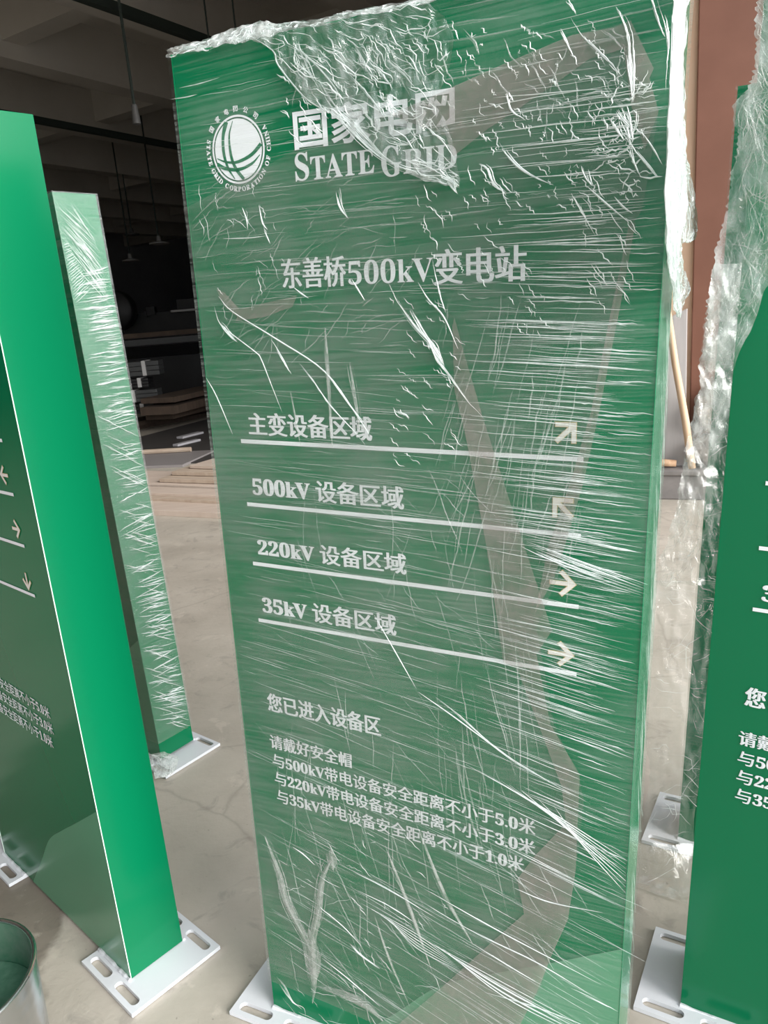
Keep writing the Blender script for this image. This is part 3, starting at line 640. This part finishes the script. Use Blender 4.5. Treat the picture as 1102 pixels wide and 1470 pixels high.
# --- right far sign
wrap_skin(FRF, rf, .14, HT+.002)
f3 = []; b3 = []
for i in range(150):
    u = rnd.uniform(0, .10); v = rnd.uniform(.16, 1.5); L_ = rnd.uniform(.02, .09); f3.append((wob((u, v), (u+L_, v+L_*rnd.gauss(.1, .5)), 5, .004, rnd), rnd.uniform(.001, .005)))
for i in range(60):
    u = rnd.uniform(0, .10); v = rnd.uniform(.16, 1.3); L_ = rnd.uniform(.02, .09); b3.append((wob((u, v), (u+L_, v+L_*rnd.gauss(.1, .6)), 5, .004, rnd), rnd.uniform(.0008, .003)))
creases(FRF, rf, f3, CREASE2, 'film_pleat'); creases(FRF, rf, b3, CREASE, 'film_crease', -.008)
Rw = lambda l, Yf: [(at(a, y, Yf(y)), at(b, y, Yf(y)+.0), d0, d1) for y, a, b, d0, d1 in l]
rows = Rw(((380, 1024, 1120, .9, .7), (440, 1017, 1110, 1.0, .8), (500, 1009, 1100, 1.0, .8), (560, 1003, 1080, 1.0, .6), (620, 991, 1062, 1.0, .5), (670, 981, 1052, .9, .35), (720, 970, 1044, .7, .2), (760, 961, 1036, .5, .15), (800, 951, 1030, .35, .1), (840, 942, 1026, .2, .08)), lambda y: 1.77)
loose_sheet(rows, 'loose_film', LOOSE, rf, 60, 16, .008, 30, 41, FRF.loc, .003, folds=(420, .02, .12, .0009), fang=85, fsp=35, fmat=ROPE)
rows = Rw(((836, 936, 1028, .18, .08), (855, 933, 1026, .4, .2), (870, 930, 1025, .06, .05), (950, 928, 1018, .06, .06), (1000, 926, 1014, .12, .1), (1060, 926, 1010, .10, .15), (1120, 934, 1005, .12, .15), (1160, 925, 1000, .14, .1), (1210, 918, 996, .1, .1)), lambda y: 1.775-(y-840)*.00014)
rows += [(floor_at(912, 1256, .012), floor_at(990, 1262, .012), .12, .15), (floor_at(909, 1274, .006), floor_at(985, 1300, .006), .6, .6)]
loose_sheet(rows, 'loose_film', LOOSE, rf, 40, 12, .006, 20, 42, FRF.loc, .003, folds=(60, .03, .20, .0005), fang=-10, fsp=40)
# --- right near sign: film dragged over its top left corner
fq = lambda x, y, n=-.018: (lambda q: FRN.o + FRN.U*q[0] + FRN.N*n + FRN.V*q[1])(FRN.uv(x, y, n))
rows = [(fq(a, y), fq(b, y), d0, d1) for y, a, b, d0, d1 in ((-90, 1090, 1180, 1.2, .9), (0, 1088, 1175, 1.3, .9), (45, 1083, 1172, 1.3, .9), (90, 1084, 1168, 1.2, .8), (120, 1076, 1165, 1.1, .7), (152, 1053, 1162, .9, .6), (200, 1057, 1160, .9, .5), (250, 1050, 1156, .9, .4), (300, 1043, 1150, .95, .35), (345, 1031, 1140, 1.0, .4), (390, 1024, 1120, 1.0, .6), (420, 1019, 1098, 1.0, .8), (455, 1015, 1085, 1.0, .9), (500, 1010, 1062, 1.0, .9), (530, 1010, 1054, .9, .6))]
loose_sheet(rows, 'loose_film', LOOSE, rn, 60, 12, .005, 34, 51, FRN.loc, .003, folds=(420, .02, .16, .0011), fang=78, fsp=25, fmat=ROPE)

# ------------------------------------------------------------------ yard things
STEEL = mat('brushed steel', (.55, .56, .57), .25, metal=1, bump=((3, 3, 80), .1))
GPAINT = mat('green smeared inside', (.01, .10, .05), .12, var=(9, (.12, .16, .13)))
bc = floor_at(-80, 1408, .40)
bk = empty('bucket', (bc.x, bc.y, 0)); tag(bk, 'round steel bucket smeared green inside, cut by the lower left picture edge', 'bucket')
MB().lathe([(.0, .004), (.135, .004), (.138, .01), (.150, .39), (.150, .392)], (0, 0, 0)).build('shell', STEEL, bk, smooth=True)
MB().lathe([(.146, .392), (.134, .012), (.0, .012)], (0, 0, 0)).build('lining', GPAINT, bk, smooth=True)
MB().tube([(.149*math.cos(2*PI*i/48), .149*math.sin(2*PI*i/48), .393) for i in range(49)], .0045, 8, False).build('rim', STEEL, bk, smooth=True)
MB().lathe([(.0, .30), (.1415, .30)], (0, 0, 0)).build('green_water', mat('green liquid', (.01, .09, .05), .05, var=(14, (.10, .2, .14))), bk)

WOODP = mat('pale pole wood', (.62, .42, .27), .6, var=((40, 40, 3), (.70, .52, .36)))
q0 = at(993, 672, 5.30); q1 = at(957, 440, q0.y+.06); dq = (q1-q0)
tag(MB().tube([q0, q0+dq*.3+Vector((.006, 0, 0)), q0+dq*.65+Vector((-.004, 0, 0)), q0+dq, q0+dq*1.25], [.026, .026, .024, .023, .022], 12).build('pole', WOODP, smooth=True), 'pale peeled wooden pole leaning against the wall by the brown pier', 'pole')
# unidentified grey area below the peach, built as a leaning slab with slanted top
gs = G(pier, px_, py_); mb = MB(); zt_l, zt_r = 1.31, 1.365
P8 = [gs(Vector((x, y, z))) for x, y, z in ((-.62, -.10, .226), (-.02, -.10, .226), (-.02, -.06, .226), (-.62, -.06, .226), (-.62, -.03, 1.10), (-.03, -.03, zt_r), (-.03, .0, zt_r), (-.62, .0, 1.10))]
mb.v = P8; mb.f = [(3, 2, 1, 0), (4, 5, 6, 7), (0, 1, 5, 4), (1, 2, 6, 5), (2, 3, 7, 6), (3, 0, 4, 7)]
tag(mb.build('grey_slab', GREY, bevel=.004), 'unidentified grey area with a slanted top on the peach wall behind the pole, built as a slab', 'sheet')
SACK = mat('dusty white sack', (.55, .50, .46), .9, var=(14, (.38, .33, .29)), bump=(30, .6))
def blob(c, r, seed, name, m, label, cat, fl=0):
    mb = MB(); nu, nv = 28, 18
    for j in range(nv+1):
        th = PI*j/nv
        for i in range(nu):
            ph = 2*PI*i/nu; d = Vector((math.sin(th)*math.cos(ph), math.sin(th)*math.sin(ph), math.cos(th)))
            k = 1+.22*noise.noise(d*1.8+Vector((seed, 0, 0)))+.08*noise.noise(d*6)
            p = Vector((d.x*r[0]*k, d.y*r[1]*k, d.z*r[2]*k)); mb.v.append(Vector(c)+p)
    for j in range(nv):
        for i in range(nu): a = j*nu+i; b = j*nu+(i+1) % nu; mb.f.append((a, b, b+nu, a+nu))
    return tag(mb.build(name, m, smooth=True), label, cat)
sc_ = gs(Vector((.16, -.125, 0)))
blob((sc_.x+.02, sc_.y, .665), (.16, .10, .165), 3, 'sack', SACK, 'dusty whitish sack, upper of two heaped against the brown pier', 'sack')
blob((sc_.x+.03, sc_.y, .355), (.18, .105, .12), 7, 'sack', mat('dark dusty sack', (.20, .17, .15), .9, var=(12, (.30, .27, .25)), bump=(30, .6)), 'darker sack, lower of two heaped against the brown pier', 'sack')
oc = gs(Vector((-.20, -.16, .258))); dd = px_
mb = MB().tube([oc - dd*.11, oc - dd*.05, oc + dd*.04+Vector((0, 0, .004)), oc + dd*.12], [.026, .032, .028, .024], 10)
tag(mb.build('wood_offcut', mat('split wood', (.48, .27, .15), .7, var=(30, (.66, .46, .30))), smooth=True), 'short split wood offcut lying on the grey kerb', 'wood')

# ------------------------------------------------------------------ hall contents
BOARD = mat('bare board', (.40, .31, .24), .7, var=((3, 30, 3), (.50, .41, .33)))
BOARD2 = mat('pale board', (.52, .42, .35), .65, var=((2, 20, 2), (.60, .50, .43)))
RAWB = mat('old brown board', (.055, .038, .028), .8, var=((3, 20, 3), (.09, .062, .045)))
DSTEEL = mat('dark steel', (.010, .010, .012), .5, var=(4, (.018, .018, .02)))
GSTEEL = mat('grey steel profile', (.045, .048, .05), .45, var=(6, (.06, .064, .066)))
STRAP = mat('pale strap', (.5, .5, .5), .5)
def plank(a, b, w, z0, z1, m, name, label, cat, group=None, parent=None):
    """a board whose near long edge runs from pixel a to pixel b on the floor"""
    A, B = floor_at(*a, z1), floor_at(*b, z1); A.z = B.z = 0; d = (B-A).normalized(); n = Vector((-d.y, d.x, 0))
    if n.y < 0: n = -n
    mb = MB(); q = [A, B, B+n*w, A+n*w]; mb.v = [Vector((p.x, p.y, z)) for z in (z0, z1) for p in q]
    mb.f = [(3, 2, 1, 0), (4, 5, 6, 7), (0, 1, 5, 4), (1, 2, 6, 5), (2, 3, 7, 6), (3, 0, 4, 7)]
    return tag(mb.build(name, m, bevel=.003), label, cat, group)
gb = 'pale boards lying on the hall floor'
plank((95, 726), (330, 737), .42, 0, .05, BOARD2, 'board', 'widest pale board, nearest on the hall floor', 'board', gb)
plank((120, 711), (330, 720), .30, .05, .075, BOARD, 'board', 'narrow tan board lying on the widest near board', 'board', gb)
plank((110, 703), (330, 712), .22, .075, .10, BOARD2, 'board', 'second thin tan board up from the near edge of the stack', 'board', gb)
plank((120, 691), (330, 700), .55, 0, .11, BOARD2, 'board', 'broad pale board right behind the dark gap in the boards', 'board', gb)
plank((228, 687), (330, 690), .50, .115, .15, BOARD, 'board', 'short tan board stepped over the broad pale board', 'board', gb)
plank((246, 677), (330, 679), .5, .155, .19, BOARD, 'board', 'short tan board topmost of the stepped stack', 'board', gb)
plank((272, 668), (330, 670), .6, .195, .225, BOARD2, 'board', 'small far board end at the top of the board stack', 'board', gb)
plank((140, 672), (262, 667), .9, 0, .03, mat('grey card sheet', (.26, .24, .24), .6), 'sheet', 'thin grey sheet lying behind the pale boards', 'sheet')
MAT = mat('dark rubber sheet', (.045, .04, .04), .7, var=(3, (.06, .055, .052)))
plank((60, 664), (420, 664), 5.6, 0, .012, MAT, 'ground_sheet', 'large dark sheet spread on the hall floor behind the boards', 'sheet')
gl_ = 'pale strips on the dark sheet'
plank((255, 638), (288, 630), .10, .012, .04, mat('pale grey strip', (.45, .44, .47), .5), 'strip', 'nearer of two pale strips on the dark sheet', 'strip', gl_)
plank((262, 627), (292, 619.5), .12, .012, .04, bpy.data.materials['pale grey strip'], 'strip', 'farther of two pale strips on the dark sheet', 'strip', gl_)
tag(MB().tube([floor_at(190, 650, .06), floor_at(274, 645, .06)], .03, 8).build('stick', BOARD), 'long thin wooden stick lying on the dark sheet', 'stick')
# rows of old timber behind
gt = 'old brown timbers piled at the back'
for k, (a, b, w_, z0, z1, lb) in enumerate((((150, 619), (330, 586), .55, 0, .07, 'lowest and nearest old brown timber of the back pile'), ((190, 607), (330, 578), .5, .09, .16, 'old brown timber second from the bottom of the back pile'),
                              ((248, 594), (330, 573), .5, .20, .28, 'old brown timber third up in the back pile'), ((250, 583), (330, 563), .6, .30, .42, 'thick old brown timber in the upper back pile'), ((250, 570), (330, 552), .6, .46, .54, 'old brown timber topmost of the back pile'))):
    plank(a, b, w_, z0, z1, RAWB, 'timber', lb, 'timber', gt)
def bundle(x0, y0, x1, y1, Y, label, m, straps=(), dy=-4):
    a, b, c = at(x0, y1, Y), at(x1, y1+dy, Y), at(x0, y0, Y)
    h = c.z-a.z; d = (b-a); d.z = 0; L_ = d.length; d.normalize(); n = Vector((-d.y, d.x, 0)); root = empty('profile_bundle', (a.x, a.y, a.z), math.atan2(d.y, d.x)); tag(root, label, 'steel bundle', 'strapped steel bundles stacked at the back')
    rows_ = 3
    h -= .012
    for k in range(rows_):
        z = h*k/rows_; MB().box(0, L_, 0, .3, z+.006, h*(k+1)/rows_).build('steel_profile', m, root, bevel=.004)
    for s_ in straps: MB().box(L_*s_, L_*s_+.06, -.012, .312, .004, h+.01).build('strap', STRAP, root)
    return root
YB = 12.2
bundle(130, 524, 230, 546, YB, 'strapped grey steel bundle, topmost of the dark stack', GSTEEL, (.76,))
bundle(120, 549, 214, 563, YB, 'black steel bundle under the topmost grey one', DSTEEL, (.84,))
bundle(130, 565, 228, 583, YB, 'grey steel bundle, third down the dark stack', GSTEEL, (.62,))
bundle(120, 586, 224, 601, YB, 'black steel bundle, fourth down the dark stack', DSTEEL, (.8,))
# long rack carrying boards
YR = 14.0
def rackbox(x0, y0, x1, y1, Y, dep, m, name, root, dy=0):
    a, b, c = at(x0, y1, Y), at(x1, y1+dy, Y), at(x0, y0, Y)
    d = (b-a); d.z = 0; L_ = d.length; M = Matrix.Translation(a) @ Matrix.Rotation(math.atan2(d.y, d.x), 4, 'Z')
    return MB().box(0, L_, 0, dep, 0, c.z-a.z, M).build(name, m, root, bevel=.004)
rk = empty('rack', (0, 0, 0)); tag(rk, 'long dark steel rack at the back of the hall', 'rack')
rackbox(120, 494, 420, 503, YR, 1.2, GSTEEL, 'shelf_beam', rk, -11)
for x in (135, 168, 330, 410):
    a = at(x, 500-(x-120)*.037, YR+.1); MB().box(a.x-.07, a.x+.07, a.y, a.y+.12, 0, a.z-.0).build('post', DSTEEL, rk)
a = at(120, 560, YR+.8); b = at(420, 549, YR+.8); MB().box(a.x, b.x, a.y, a.y+.05, .2, a.z+.5).build('back_panel', DSTEEL, rk)
o = rackbox(178, 480, 420, 487, YR+.02, .8, RAWB, 'rack_board', None, -11); tag(o, 'long brown board lying on the rack at the back', 'board')
mc = empty('machine', (0, 0, 0)); tag(mc, 'black bulky machine standing behind the rack', 'machine')
rackbox(182, 452, 420, 500, 17.5, 1.5, DSTEEL, 'housing', mc, -14)
rackbox(211, 441, 223, 453, 17.4, .2, DSTEEL, 'control_box', mc); rackbox(207, 447, 211, 456, 17.4, .1, DSTEEL, 'bracket', mc)
rackbox(255, 430, 420, 446, 17.6, .5, DSTEEL, 'hood', mc, -7)
rackbox(245, 445.5, 420, 448.5, 17.2, .3, STRAP, 'pale_rail', mc, -14)
a = at(166, 446, 17.0); fn = empty('drum_fan', (a.x, a.y, 0)); tag(fn, 'round black drum fan on a stand beside the machine', 'fan')
M_ = Matrix.Translation((0, 0, a.z)) @ Matrix.Rotation(PI/2, 4, 'X'); mb = MB().lathe([(.0, -.2), (.38, -.2), (.42, -.15), (.42, .15), (.38, .2), (0, .2)], (0, 0, 0), 32); mb.v = [M_ @ v for v in mb.v]; mb.build('drum', DSTEEL, fn, smooth=True)
MB().box(-.04, .04, -.04, .04, .03, a.z-.38).build('post', DSTEEL, fn); MB().box(-.3, .3, -.3, .3, 0, .04).build('base', DSTEEL, fn)
# pendant lamps on long rods from the ceiling
LDARK = mat('lamp grey', (.10, .10, .10), .5); LPALE = mat('lamp shade pale', (.38, .38, .38), .5)
for (x, y, Yd, r_, lb) in ((195, 168, 9.2, .045, 'nearest hanging lamp rod with a small dark socket'), (187, 371, 22, .22, 'pendant lamp hanging lowest in the dark hall'), (228, 346, 20, .24, 'pendant lamp with the palest shade, right of the lowest one'), (189, 334, 24, .22, 'dark pendant lamp hanging just above the lowest one')):
    p = at(x, y, Yd); lr = empty('pendant_lamp', (p.x, p.y, 0)); tag(lr, lb, 'lamp', 'pendant lamps in the dark hall')
    k = .03 if Yd < 12 else .035
    MB().tube([(0, 0, p.z+.1), (0, 0, 6.9)], .018 if Yd < 12 else .02, 6).build('rod', DARK, lr)
    MB().lathe([(0, .12), (min(.05, r_*.7), .12), (min(.06, r_*.9), .0), (r_, -.04), (r_, -.07), (0, -.07)], (0, 0, p.z), 20).build('shade', LPALE if Yd in (20, 22) else LDARK, lr)
for (x, y) in ((300, 60), (340, 60)):
    p = at(x, y, 11.0); 
    tag(MB().tube([(p.x, p.y, 5.0), (p.x, p.y, 6.9)], .012, 6).build('drop_rod', DARK), 'thin rod hanging from the hall ceiling, %s of the pair above the wrapped sign' % ('left' if x == 300 else 'right'), 'rod', 'thin ceiling rods')
